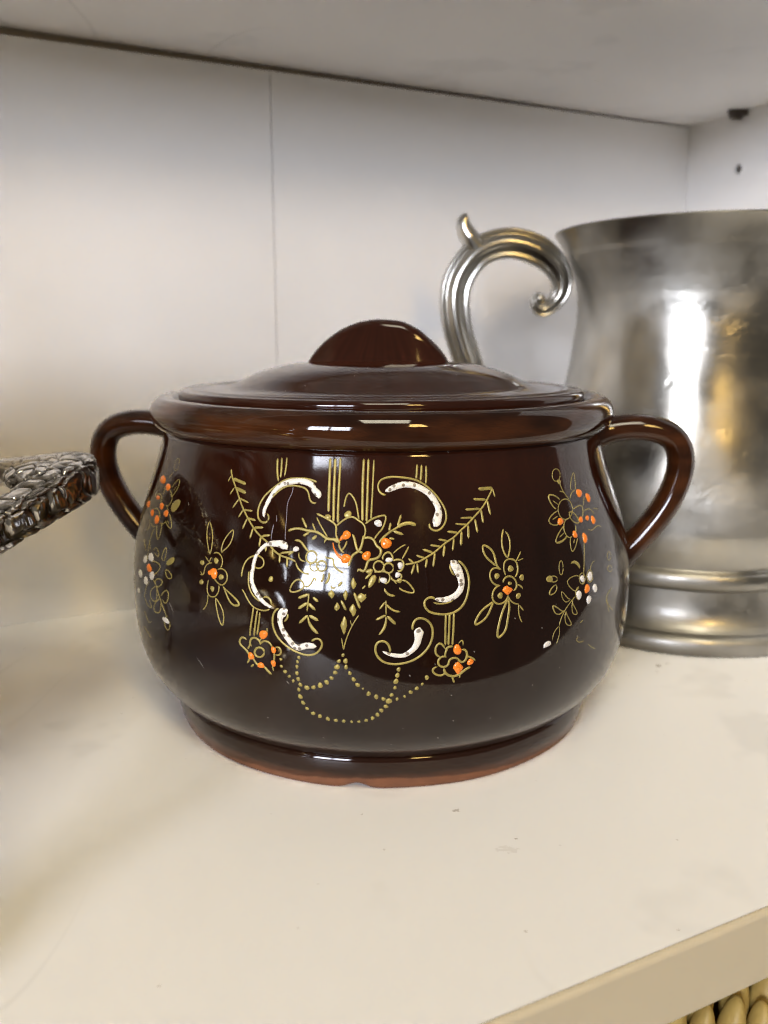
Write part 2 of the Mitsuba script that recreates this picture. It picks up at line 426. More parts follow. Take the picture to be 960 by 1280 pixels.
foot = profile([(.055, .0004), (.055, .0004), (.0756, .0), (.0756, .0), (.0766, .0006), (.0772, .0018), (.0775, .0036), (.0780, .0054), (.0783, .0076), (.0782, .0096), (.0776, .0110), (.0764, .0117)], step=.0006)
add('lidded_pot__foot_ring', ply(lathe(foot, 300, foot_off), 'mat_foot', smooth=50), 'brown foot ring with bare terracotta lower edge and a small chip')

HP = [(.0765, .1012), (.082, .1030), (.090, .1042), (.0985, .1037), (.1050, .1008), (.1083, .0950), (.1084, .0875), (.1058, .0790), (.1014, .0710), (.0964, .0642), (.0918, .0588), (.0880, .0545)]
pth = spline(HP, 80)
u = np.linspace(0, 1, 80)
sc = 1.0 + 0.28 * np.exp(-(u / 0.06) ** 2) + 0.20 * np.exp(-((1 - u) / 0.07) ** 2)
for s in (1, -1):
    a = math.radians(6.0)
    d = np.array([s * math.cos(a), -s * math.sin(a), 0])
    P3 = pth[:, :1] * d + np.array([0, 0, 1]) * pth[:, 1:]
    add('lidded_pot__handle', ply(sweep(P3, circle(.0058, 28, .0047), [-d[1], d[0], 0], np.stack([sc, sc], 1)), 'mat_glaze_rim', smooth=True))

lid = [(.0005, .1275), (.008, .1275), (.018, .1273), (.0307, .1268), (.038, .1255), (.043, .1241), (.048, .1222), (.0525, .1201), (.0555, .1189), (.0580, .1184), (.0615, .1182), (.0650, .1182), (.0650, .1182), (.0662, .1186), (.0676, .1186), (.069, .1181),
       (.0700, .1180), (.0712, .1181), (.0722, .1178), (.0728, .1170), (.0728, .1150), (.0728, .1150), (.0700, .1140), (.0690, .1075), (.0660, .1070), (.03, .1230), (.0005, .1235)]
lid = [p for p in profile(lid, step=.0007)]
lm = lathe(lid, 256)
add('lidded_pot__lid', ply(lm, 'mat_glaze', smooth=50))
# half-moon knob: an upright rounded disc with a hollowed face, melting into the lid along its length
xs, K = np.linspace(-1, 1, 121), 40
nv = []
KX = np.array([-.047, -.040, -.0335, -.0280, -.0262, -.0230, -.0194, -.0132, -.007, -.0008, .0064, .0125, .0175, .0209, .0236, .0253, .0310, .038, .046])
KZ = np.array([.1200, .1220, .1238, .1258, .1288, .1326, .1358, .1396, .1417, .1424, .1418, .1394, .1356, .1324, .1290, .1260, .1240, .1222, .1200])
KT = PchipInterpolator(KX, KZ)
xk = np.linspace(KX[0], KX[-1], 150)
rows = []
for x in xk:
    zt = float(KT(x)); c = max(0.0, 1 - (x / .0275) ** 2)
    base = 0.0046 + 0.0064 * math.sqrt(c); top = 0.0018 + 0.0015 * c
    z0 = 0.1180
    prof_ = []
    for v in np.linspace(0, 1, 22):                                  # from the base up the front face
        z = z0 + (zt - top - z0) * v
        g = max(0.0, (z - 0.1180) / max(zt - 0.1180, 1e-4))
        th = base + (top - base) * g
        prof_.append((th, z))
    th0 = prof_[-1][0]
    arc = [(th0 * math.cos(b), zt - top + top * math.sin(b)) for b in np.linspace(0, np.pi, 13)[1:-1]]
    sec = [(-t, z) for t, z in prof_] + [(-t, z) for t, z in arc] + [(t, z) for t, z in prof_[::-1]]
    rows.append([(x, y, z) for y, z in sec])
rows = np.array(rows)
n_, k_ = rows.shape[:2]
i, j = np.meshgrid(np.arange(n_ - 1), np.arange(k_ - 1), indexing='ij')
qd = np.stack([i * k_ + j, (i + 1) * k_ + j, (i + 1) * k_ + j + 1, i * k_ + j + 1], -1).reshape(-1, 4)
knob = trimesh.Trimesh(rows.reshape(-1, 3), np.vstack([qd[:, [0, 1, 2]], qd[:, [0, 2, 3]]]), process=False)
knob.fix_normals()
knob.apply_transform(trimesh.transformations.rotation_matrix(math.radians(-6), [0, 0, 1]))
add('lidded_pot__lid__knob', ply(knob, 'mat_glaze', smooth=True))

# ---- decoration in raised slip: strokes and beads at (angle from the front, height) on the pot's wall.
# 's': angle*100 deg, z*1e5 m, width*1e5 m per point; 'd' dome and 'q' lozenge: angle, z, half width, half height, turn
DECO = {'gold_fern_spray':[['s',-3339,9786,58,-3297,9619,58,-3168,9351,58,-3008,9033,58,-2847,8718,57,-2703,8489,57,-2541,8249,57,-2344,8030,57,-2197,7901,57,-2077,7754,57,-1896,7588,57,-1728,7528,57,-1566,7438,56],['s',-3308,9604,46,-3374,9425,46],['s',-3239,9526,98,-2886,9413,97],['s',-3171,9279,46,-3257,9070,46],['s',-3132,9271,98,-2847,9170,97],['s',-3000,8978,58,-3124,8709,58],['s',-2994,9006,58,-2752,8911,57],['s',-2853,8691,57,-2932,8471,58],['s',-2842,8706,57,-2622,8693,57],['s',-2715,8487,63,-2790,8172,63],['s',-2692,8490,63,-2507,8447,63],['s',-2548,8236,69,-2582,7942,69],['s',-2530,8251,74,-2316,8280,74],['s',-2345,8044,68,-2352,7745,69],['s',-2333,8046,68,-2142,8098,68],['s',-2197,7901,63,-2200,7631,63],['s',-2059,7783,62,-2044,7516,63],['s',-1899,7643,68,-1888,7375,68],['s',-1891,7642,62,-1644,7710,62],['s',-1746,7553,68,-1730,7273,68],['s',-1736,7607,62,-1625,7725,62]],
 'gold_line_bundle':[['s',-2193,10201,72,-2180,9897,73,-2118,9558,73],['s',-2100,10221,67,-2085,9932,67,-2083,9656,67],['s',-1985,10242,61,-1982,9966,61,-1997,9704,61]],
 'gold_line_bundle#1':[['s',-1036,10274,87,-1026,9449,88,-1011,8807,88],['s',-929,10270,87,-926,9453,88,-901,8548,89],['s',-825,10281,76,-827,9727,77,-827,9028,77,-812,8525,77]],
 'gold_line_bundle#2':[['s',-342,10263,81,-354,9737,82,-346,8591,83],['s',-250,10264,76,-257,9604,76,-269,8567,77],['s',-137,10237,60,-159,9470,60,-185,8646,61]],
 'gold_line_bundle#3':[['s',737,10107,71,727,9891,71,705,9703,71],['s',829,10091,71,816,9861,71,795,9645,71],['s',921,10061,66,917,9831,66,898,9562,66]],
 'white_scroll':[['s',-2327,8550,57,-2352,8698,115,-2307,8948,133,-2228,9177,146,-2113,9393,149,-1968,9515,160,-1777,9591,169,-1560,9598,171,-1440,9550,171,-1373,9486,171,-1326,9380,180,-1259,9303,210,-1224,9224,220,-1224,9157,138]],
 'scroll_outline':[['s',-2240,8478,62,-2324,8414,62,-2447,8494,63,-2493,8681,63,-2474,8903,62,-2403,9104,62,-2266,9310,62,-2123,9474,62,-1998,9594,61,-1804,9669,61,-1610,9681,61,-1436,9659,61,-1286,9598,61],['s',-2220,9094,56,-2144,9225,56,-2062,9329,56,-1961,9419,56,-1809,9472,56,-1637,9456,55,-1482,9371,55,-1431,9239,55,-1397,9106,55,-1335,9036,55,-1264,9045,55],['s',-2240,8470,57,-2233,8575,57,-2285,8664,57]],
 'white_scroll#1':[['s',83,9378,82,143,9417,137,222,9465,153,381,9542,164,541,9559,169,700,9509,170,856,9402,176,990,9236,182,1078,9044,182,1122,8855,194,1109,8722,249,1078,8592,266,1038,8473,277,1008,8423,139]],
 'scroll_outline#1':[['s',103,9290,60,-15,9364,60,-54,9498,60,-15,9658,60,85,9739,60,285,9769,60,505,9739,60,704,9675,60,882,9535,60,1054,9314,61,1184,9065,61,1260,8820,61,1258,8606,61,1176,8400,61,1065,8314,61,969,8346,61,931,8412,61,929,8519,61]],
 'white_scroll#2':[['s',-1766,7752,141,-1804,7827,237,-1902,7882,215,-2046,7880,170,-2189,7835,128,-2303,7698,114,-2382,7523,115,-2415,7299,115,-2427,7077,121,-2426,6855,130,-2375,6642,144,-2289,6463,144,-2179,6300,127,-2054,6181,104,-1924,6127,63]],
 'scroll_outline#2':[['s',-2501,7065,52,-2494,6815,52,-2457,6599,52,-2374,6417,52,-2220,6264,52],['s',-2652,6870,52,-2641,7123,52,-2574,7356,52,-2466,7477,52,-2304,7494,52,-2213,7385,51,-2213,7263,51,-2296,7175,52,-2385,7208,52],['s',-2618,6539,47,-2496,6309,46,-2359,6096,46,-2254,6039,46,-2131,6025,46,-2013,6094,46],['s',-2163,6372,63,-2082,6415,63,-2010,6343,63,-1991,6206,63]],
 'gold_line_bundle#4':[['s',-2350,6082,58,-2364,5851,58,-2392,5554,58,-2412,5226,58],['s',-2263,6015,58,-2288,5752,58,-2327,5247,58],['s',-2211,5968,52,-2226,5678,52,-2266,5290,52]],
 'white_scroll#3':[['s',-1661,6118,171,-1717,6082,252,-1776,6001,241,-1811,5868,172,-1799,5700,144,-1746,5507,155,-1663,5320,173,-1579,5160,178,-1486,5071,172,-1375,5116,178,-1283,5158,189,-1192,5155,172,-1127,5151,114]],
 'scroll_outline#3':[['s',-1837,6146,63,-1922,6020,63,-1955,5759,63,-1895,5423,64,-1770,5184,63,-1618,5021,63,-1469,4927,63,-1304,4876,63,-1157,4932,63,-1047,5116,63,-1029,5261,63,-1083,5369,63,-1163,5357,63,-1218,5283,63],['s',-1660,6020,63,-1674,5890,63,-1733,5782,63]],
 'white_scroll#4':[['s',29,5083,53,126,5004,94,242,4957,123,381,4944,132,508,5045,147,601,5193,172,648,5382,197,659,5533,239,664,5646,296,679,5739,226]],
 'scroll_outline#4':[['s',161,5055,68,137,5250,68,57,5363,68,-36,5346,68,-93,5172,68,-59,4939,68,57,4765,68,242,4700,68,475,4750,68,684,4914,68,848,5212,68,907,5512,68,884,5779,68,779,5954,68,638,5981,68,567,5856,68,555,5671,68]],
 'white_scroll#5':[['s',1283,7504,165,1330,7429,270,1397,7260,255,1452,7003,203,1430,6716,181,1293,6529,174,1146,6469,151,953,6502,90]],
 'scroll_outline#5':[['s',1264,7414,60,1271,7272,60,1340,7100,60],['s',1420,7493,67,1552,7279,68,1603,6986,68,1571,6628,68,1460,6275,68,1285,6095,68,994,6089,68,805,6230,68,775,6450,68,868,6550,68,963,6485,68],['s',928,6400,45,1046,6364,45,1192,6378,45,1291,6442,45]],
 'gold_line_bundle#5':[['s',1150,6071,61,1135,5640,61,1134,5183,61],['s',1216,6081,61,1202,5633,61,1188,5174,61],['s',1297,6110,61,1279,5626,61,1260,5167,61]],
 'gold_bouquet':[['s',-712,8952,55,-680,9194,55,-624,9316,55,-542,9225,55,-459,8959,55,-410,8630,55],['s',-1246,8755,61,-1134,8694,61,-950,8571,61,-848,8445,61,-840,8233,61,-795,8078,61,-754,7974,61],['s',-848,8445,55,-756,8554,55,-663,8649,55,-530,8692,55,-432,8616,55,-316,8487,55,-290,8278,55,-328,8092,55,-363,7935,55,-416,7802,56],['s',-297,8514,55,-166,8646,55,-14,8727,55,91,8727,55,81,8569,55,24,8384,55,-69,8227,55,-115,8120,55],['s',-1241,8661,44,-1138,8429,44,-998,8146,44],['s',-1789,8243,73,-1672,8313,73,-1529,8326,73,-1388,8291,73,-1227,8269,72,-1107,8191,72,-987,8098,72,-853,8096,72,-756,7999,72],['s',-1532,8628,72,-1413,8355,73],['s',-1311,8497,56,-1239,8289,56],['s',-1477,8138,73,-1355,8249,73],['s',-1298,8059,84,-1204,8171,84],['s',-537,8244,72,-477,8062,72,-435,7855,72,-406,7791,72],['s',-312,8224,72,-345,7988,72,-416,7788,72,-487,7723,72,-543,7590,72,-590,7390,73],['s',-406,7791,56,-323,7758,56],['s',-310,8132,72,-199,8153,72,-124,8082,72,-68,7937,72,-4,7860,72,-13,7702,72,-122,7599,72,-212,7565,72,-264,7385,72,-317,7275,72,-371,7310,72,-425,7255,73],['s',-626,8071,55,-668,7897,56,-729,7791,56],['s',-783,7999,61,-741,7843,61,-672,7742,61],['s',-1057,7978,56,-1005,8093,56,-891,8086,56,-793,7997,56],['s',-1022,7644,50,-955,7594,50,-870,7573,50,-857,7469,50,-788,7314,50,-667,7208,50],['s',-1171,7607,50,-1176,7543,50,-1197,7488,50,-1228,7450,50,-1268,7434,51,-1306,7445,51,-1343,7477,51,-1370,7527,51,-1380,7590,51,-1375,7654,50,-1357,7707,50,-1326,7745,50,-1285,7761,50,-1244,7752,50,-1208,7720,50,-1183,7668,50,-1171,7607,50],['s',-978,7382,50,-983,7330,50,-1002,7283,50,-1030,7251,50,-1065,7239,50,-1100,7248,50,-1133,7273,51,-1155,7316,50,-1164,7369,50,-1159,7422,50,-1140,7469,50,-1111,7501,50,-1077,7513,50,-1040,7506,50,-1009,7478,50,-987,7435,50,-978,7382,50],['s',-1122,7360,39,-1126,7314,39,-1143,7273,39,-1169,7245,39,-1201,7232,39,-1233,7239,39,-1261,7264,39,-1282,7300,39,-1292,7344,39,-1286,7392,39,-1271,7431,39,-1245,7459,39,-1211,7472,39,-1179,7464,39,-1151,7440,39,-1131,7403,39,-1122,7360,39],['s',-1635,8005,67,-1525,7996,67,-1418,7850,67,-1332,7739,67],['s',-1524,7710,45,-1490,7525,45,-1383,7470,45],['s',-1566,7438,51,-1517,7283,51,-1415,7173,51,-1281,7147,51],['s',-1641,6702,51,-1592,6870,51,-1482,6978,51,-1381,6826,51,-1488,6665,51,-1641,6659,51,-1642,6715,51],['s',-1381,6826,45,-1252,6894,45,-1193,7046,45,-1157,6916,45],['s',-1041,7193,62,-1032,7060,62,-1079,6935,62],['s',-931,7227,67,-935,7040,67,-995,6901,67],['s',-32,8018,66,98,8227,66,230,8357,66,344,8448,66],['s',306,8421,99,459,8523,99,592,8520,99,667,8465,99],['s',155,8330,72,190,8555,72],['s',316,8448,72,391,8762,72],['s',230,8331,83,425,8235,83],['s',154,8147,61,255,8120,61]],
 'gold_bouquet_bloom':[['s',226,7361,56,219,7310,56,200,7267,56,172,7241,56,139,7231,56,106,7241,56,79,7270,56,60,7312,56,54,7363,56,60,7413,56,79,7456,56,107,7485,56,140,7493,56,173,7483,56,201,7454,56,220,7411,56,226,7361,56],['s',59,7403,56,52,7347,56,32,7300,56,1,7268,56,-34,7257,56,-70,7269,56,-100,7300,56,-120,7347,56,-128,7400,56,-121,7456,56,-101,7503,56,-71,7535,56,-35,7546,56,1,7534,56,32,7505,56,52,7458,56,59,7403,56],['s',41,7572,56,69,7729,55,142,7777,55,202,7703,56,207,7546,56],['s',222,7546,56,313,7584,56,403,7529,56,404,7383,56,345,7279,56,291,7295,56],['s',183,7149,56,218,7044,56,325,7029,56,370,7122,56,345,7227,56],['s',-120,7258,50,-13,7271,50,148,7205,50,147,7018,50,58,6952,50],['s',-13,7152,39,-30,6966,39],['s',224,7740,39,317,7858,39,466,7972,39],['s',386,7595,50,462,7774,50,521,7930,50],['s',369,7040,50,449,7006,50,536,6876,50,588,6711,50,463,6718,50,332,6843,50],['s',236,7018,39,288,6937,39],['s',-279,7069,67,-156,7242,67],['d',-201,7277,110,63,0],['d',333,7029,82,63,0]],
 'gold_leaf_fleck':[['d',-154,7019,93,178,25]],
 'gold_fern_spray#1':[['s',2315,9360,56,2157,9059,56,1999,8816,56,1807,8591,56,1670,8428,56,1493,8243,56,1386,8118,56,1282,8035,56,1121,7886,56,980,7739,56,845,7629,56,713,7530,56,601,7483,56,438,7449,56],['s',2315,9360,96,1987,9367,95],['s',2311,9348,51,2342,9111,51],['s',2133,9063,73,1853,9100,73],['s',2156,9045,73,2188,8634,73],['s',1979,8826,67,1660,8833,67],['s',1998,8802,73,2008,8437,73],['s',1846,8561,73,1865,8188,73],['s',1799,8605,62,1550,8613,61],['s',1670,8428,56,1429,8469,56],['s',1689,8413,73,1670,8053,73],['s',1473,8231,67,1257,8275,67],['s',1546,8265,78,1504,7882,79],['s',1262,8023,61,1072,8084,61],['s',1383,8093,61,1335,7764,62],['s',1121,7886,61,914,7939,61],['s',1190,7921,73,1148,7608,73],['s',962,7739,67,769,7836,67],['s',999,7737,67,947,7357,67],['s',788,7606,61,643,7686,61],['s',844,7589,67,808,7341,67],['s',657,7479,61,672,7209,61],['s',611,7454,67,545,7181,67],['s',601,7483,56,499,7604,56],['s',816,7604,45,644,7691,45]],
 'gold_hanging_sprig':[['s',-1281,6633,45,-1292,6359,45,-1306,6122,45],['s',-1280,6602,85,-1482,6474,85],['s',-1303,6370,85,-1473,6178,85],['s',-1289,6359,85,-1151,6175,85],['s',-1208,6531,85,-1106,6411,85],['s',-1286,6027,80,-1450,5775,80],['s',-1268,6024,97,-1093,5887,97],['s',-1285,6001,28,-1248,5778,89,-1172,5619,97,-1092,5518,63]],
 'gold_hanging_sprig#1':[['s',93,6503,45,94,6111,45],['s',81,6465,56,-24,6255,56],['s',97,6104,68,-86,5964,68],['s',115,6073,83,261,5841,83],['s',99,6403,60,197,6249,60,341,6185,60],['s',92,6073,45,57,5741,83,-35,5547,53],['s',63,6832,67,97,6719,67,254,6620,67]],
 'gold_diamond':[['q',-483,6942,85,158,0]],
 'gold_diamond#1':[['q',-871,6641,92,130,0]],
 'gold_diamond#2':[['q',-620,6629,76,133,0]],
 'gold_diamond#3':[['q',-767,6296,80,134,0]],
 'gold_diamond#4':[['q',-484,6227,105,174,0]],
 'gold_diamond#5':[['q',-337,6574,124,150,0]],
 'gold_diamond#6':[['q',-639,5799,103,245,0]],
 'gold_vase_lines':[['s',-759,6849,73,-681,6987,73],['s',-885,6883,45,-865,6804,45,-790,6850,45],['s',-699,6488,73,-603,6210,73],['s',-470,6704,78,-361,6273,79],['s',-330,6802,50,-269,6896,50],['s',-378,6096,34,-499,5785,34,-647,5094,34],['s',-682,5437,34,-647,5094,34],['s',-535,5950,28,-499,5785,28],['s',-319,6480,62,-258,6671,62]],
 'gold_dot_garland':[['d',-657,4945,49,53,0],['d',-730,4762,58,59,0],['d',-614,4773,72,73,0],['d',-765,4584,78,80,0],['d',-607,4595,61,65,0],['d',-1799,4666,43,44,0],['d',-1793,4456,48,49,0],['d',-1724,4310,59,60,0],['d',-1647,4179,48,49,0],['d',-1575,4054,48,49,0],['d',-1456,4781,53,49,0],['d',-1481,4652,48,49,0],['d',-1495,4499,54,55,0],['d',-1499,4305,59,60,0],['d',-1478,4130,65,60,0],['d',-1445,3960,65,60,0],['d',-1478,3800,54,55,0],['d',-1459,3581,77,71,0],['d',-1415,3387,65,66,0],['d',-1350,3206,54,55,0],['d',-1242,3058,65,66,0],['d',-1119,2983,65,66,0],['d',-973,2912,65,66,0],['d',-825,2878,56,60,0],['d',-679,2867,54,55,0],['d',-533,2858,43,44,0],['d',-399,2873,42,44,0],['d',-267,2924,52,55,0],['d',-150,3004,57,60,0],['d',-60,3128,62,65,0],['d',10,3271,62,65,0],['d',91,3401,62,65,0],['d',143,3575,87,92,0],['d',191,3768,57,60,0],['d',248,3992,51,54,0],['d',264,4185,72,76,0],['d',288,4368,66,70,0],['d',307,4543,56,59,0],['d',-801,4417,64,65,0],['d',-868,4245,55,60,0],['d',-956,4107,70,71,0],['d',-1075,3994,81,82,0],['d',-1200,3917,65,66,0],['d',-1323,3886,75,77,0],['d',-541,4418,58,59,0],['d',-475,4236,63,65,0],['d',-405,4069,66,70,0],['d',-312,3959,31,33,0],['d',-213,3805,67,71,0],['d',-81,3710,67,71,0],['d',46,3647,57,60,0],['d',289,3635,46,49,0],['d',422,3713,41,43,0],['d',527,3837,58,60,0],['d',634,3948,58,60,0],['d',730,4073,43,43,0],['d',813,4260,64,65,0]],
 'gold_dot':[['d',-2030,6919,78,79,0]],
 'gold_flower':[['s',-2126,4806,64,-2132,4751,64,-2156,4698,64,-2189,4658,64,-2225,4640,64,-2263,4642,64,-2296,4664,64,-2316,4707,64,-2324,4759,64,-2314,4818,64,-2291,4871,64,-2258,4911,64,-2218,4932,64,-2183,4927,64,-2151,4904,64,-2130,4862,64,-2126,4806,64],['s',-2375,4921,64,-2411,5076,64,-2350,5188,64,-2251,5168,64,-2198,5008,64],['s',-2187,5040,58,-2104,5148,58,-2010,5107,58,-1972,4966,58],['s',-2371,4634,65,-2314,4464,65,-2213,4332,65],['s',-1920,4829,64,-1934,4585,64],['s',-2478,5090,65,-2624,5078,65,-2633,4959,65,-2529,4819,65,-2456,4701,65,-2496,4380,65],['s',-2463,4822,53,-2412,4986,53],['s',-2418,4290,65,-2346,4390,65],['s',-2139,4388,76,-2062,4252,76,-1990,4160,76],['s',-1977,4425,47,-1943,4273,47],['s',-1917,4994,58,-1793,4942,58,-1797,4854,58,-1903,4785,58],['s',-2062,5539,41,-2060,5420,41],['s',-2225,5122,41,-2163,5224,41]],
 'orange_bead_group':[['d',-2134,5332,132,138,0],['d',-2400,4625,113,103,0],['d',-1937,4916,87,96,0],['d',-1947,4514,87,96,0],['d',-2202,4394,106,97,0]],
 'gold_flower#1':[['s',1134,5066,61,991,5216,61,967,5153,61,1052,4861,61],['s',1161,4833,65,1040,4822,65,1006,4687,65,1090,4552,65,1187,4606,65,1214,4741,65,1282,4792,65,1369,4750,65],['s',1134,5028,65,1182,5119,65,1279,5126,65],['s',1357,4798,65,1481,4661,65,1533,4891,65,1428,5025,65],['s',1142,4391,61,948,4370,61,913,4458,61,995,4570,61],['s',1116,4514,77,1192,4295,77,1339,4251,77,1486,4380,77,1609,4471,77],['s',1266,4252,54,1309,4035,54],['s',1413,4270,39,1404,4169,39],['s',1371,5199,38,1439,5288,38,1457,5130,38],['s',1137,4828,65,1136,4966,65,1183,5099,65],['s',1505,4814,54,1657,4709,54,1699,4641,54],['d',312,4543,59,63,0],['d',289,4365,67,71,0],['d',267,4183,74,79,0],['d',807,4270,62,63,0],['d',734,4073,37,39,0]],
 'orange_bead_group#1':[['d',1353,5029,128,150,0],['d',1598,4623,97,99,0],['q',1372,4487,164,190,0]],
 'orange_bead_group#2':[['d',97,8012,143,160,0],['d',-259,7682,121,126,0],['d',-634,7597,154,120,0],['d',-640,8214,132,114,0],['s',-612,8230,166,-705,8159,127,-766,8047,56],['s',-889,8019,39,-837,7786,50,-742,7634,95,-631,7587,84]],
 'white_bead_group':[['d',150,7577,99,69,0],['d',351,7425,82,86,0],['d',301,7179,84,69,0],['d',50,7039,99,81,0],['d',-48,8536,122,91,0],['d',-1589,7783,99,70,0]],
 'gold_dot#1':[['d',-627,8757,115,96,0],['d',-1014,8675,99,74,0]],
 'gold_flower#2':[['s',2423,7435,59,2348,7741,59,2364,7991,59,2428,8226,59],['s',2461,8158,54,2526,7919,54,2500,7667,54,2427,7435,54],['s',2162,7257,64,2007,7482,64,1939,7692,64,1947,7830,64,2053,7779,64,2150,7564,64,2182,7281,64,2261,7140,65],['s',2348,6970,54,2320,7157,54,2367,7355,54,2486,7400,54,2592,7318,54,2618,7132,54,2591,6980,54,2530,6888,54],['s',2250,7142,54,2158,7207,54,2066,7170,54,2020,7022,54,2056,6837,54,2217,6715,54],['s',2275,6775,54,2332,6909,54,2444,6928,54,2537,6807,54,2555,6647,54,2476,6517,54],['s',2217,6715,54,2102,6649,54,2041,6477,54,2068,6288,54,2177,6205,54,2294,6262,54,2364,6421,54],['s',2557,6672,49,2635,6632,49,2686,6521,49],['s',2360,6408,43,2431,6216,44,2585,6122,44],['s',2602,7316,43,2745,7576,43],['s',2636,7322,33,2773,7369,33],['s',2577,6125,38,2565,5897,38,2636,5576,38],['s',2588,6094,44,2669,5914,44],['s',2053,6290,65,1895,6161,65,1727,5896,64,1689,5710,65,1795,5754,65,1945,5968,65,2051,6265,65],['s',2358,6342,71,2250,6044,71,2166,5712,71,2150,5250,71,2250,5366,71,2323,5679,71,2367,6020,71,2349,6344,71],['d',2464,7138,90,100,0],['d',2160,6982,90,80,0],['d',2197,6437,93,83,0],['d',2574,6357,87,84,0],['d',2684,6853,87,84,0],['d',2413,6739,62,56,0]],
 'orange_bead':[['q',2352,6560,173,139,0]],
 'gold_flower#3':[['s',-3490,7340,38,-3620,7695,38,-3684,7981,38,-3677,8233,38],['s',-3473,7344,38,-3484,7756,38,-3558,8039,38,-3667,8235,38],['s',-3200,7443,41,-3197,7712,41,-3098,7989,41,-3012,8108,41,-3002,7812,41,-3114,7564,41,-3200,7443,41],['s',-3389,7384,41,-3269,7420,41,-3156,7294,41,-3173,7009,41],['s',-3226,6955,41,-3114,7006,41,-2996,6899,41,-2981,6703,41,-3084,6554,41,-3219,6623,41,-3302,6696,41],['s',-3422,6617,38,-3439,6357,38,-3382,6184,38,-3260,6166,38,-3167,6291,38,-3156,6530,38],['s',-3381,7113,38,-3498,7060,38,-3558,6922,38,-3564,6803,38,-3678,6723,39],['s',-3660,6812,31,-3608,6724,31],['s',-3593,7266,31,-3478,7126,31],['s',-3431,7269,38,-3472,7093,38],['s',-3056,6526,48,-2955,6309,49,-2731,6041,63,-2673,6065,75,-2817,6307,53,-3024,6487,41],['s',-3201,6147,42,-3152,5747,42,-3023,5394,42,-2996,5618,41,-3072,5942,41,-3201,6147,42],['s',-3412,6187,31,-3423,5915,31,-3521,5704,32],['d',-3293,7199,91,85,0],['d',-3119,6772,90,85,0],['d',-3306,6392,81,79,0],['d',-3651,7062,90,75,0],['d',-3605,6512,77,83,0]],
 'orange_bead#1':[['d',-3310,6836,154,149,0],['d',-3412,6832,94,64,0]],
 'gold_flower_spray':[['s',4217,9497,27,4191,9430,27,4147,9377,27,4094,9346,27,4041,9340,27,3995,9361,27,3959,9406,27,3946,9466,27,3953,9534,27,3978,9600,27,4015,9654,27,4068,9687,27,4123,9693,27,4170,9673,27,4206,9628,27,4224,9566,27,4217,9497,27],['s',4139,9316,30,4190,9059,30,4346,8760,30],['s',4084,9047,30,4217,8989,30],['d',4133,9309,92,68,0],['s',4377,8458,30,4326,8353,30,4250,8271,30,4157,8225,30,4063,8221,30,3985,8259,30,3931,8333,30,3905,8434,30,3913,8546,30,3956,8651,30,4027,8735,30,4121,8783,30,4216,8789,30,4302,8751,30,4362,8675,30,4388,8572,30,4377,8458,30],['s',4024,8793,36,3880,8949,42,3712,8955,62,3726,8786,47,3858,8576,36],['s',3807,8815,27,3948,8670,27],['s',3880,8486,36,3698,8418,36,3577,8238,35,3644,8155,36,3834,8176,36],['s',3688,8290,36,3862,8359,36],['s',4158,8229,36,3994,8102,36,3956,7935,36,3990,7770,36,4164,7716,36],['s',3964,8026,36,3762,7860,36,3652,7654,54,3823,7642,60,3980,7757,42],['s',3779,7765,30,3946,7865,30],['s',4137,7693,33,4045,7452,33,4061,7296,33,4219,7440,33,4323,7620,34],['s',4155,7507,30,4218,7616,30],['s',4242,8402,36,4234,8257,36,4361,8068,37,4499,8053,37,4471,8208,37,4342,8382,36,4209,8385,36],['s',4401,8459,33,4606,8507,34,4756,8446,34,4746,8328,34,4576,8179,34],['s',4378,8754,33,4454,8894,33,4645,8974,34],['s',4530,9015,24,4647,9400,24,4736,9482,24,4720,9237,24,4652,8993,24],['s',4784,8305,31,5091,8282,31,5183,8138,32],['s',5199,8319,28,5440,8232,29],['s',4764,7782,28,4913,7715,28,5118,7770,28,5348,7688,29],['s',4353,7997,37,4306,7772,37],['s',4507,7457,25,4421,7060,25,4315,6548,25,4255,6233,25],['s',4797,8468,25,4944,8741,25]],
 'orange_bead_group#3':[['d',4765,8867,149,139,0],['d',5090,8666,134,135,0],['d',3897,8193,119,111,0],['d',4581,8109,117,82,0],['d',4838,8096,95,83,0],['d',5055,7984,121,123,0],['d',4256,7739,100,119,0],['d',4561,7563,127,146,0]],
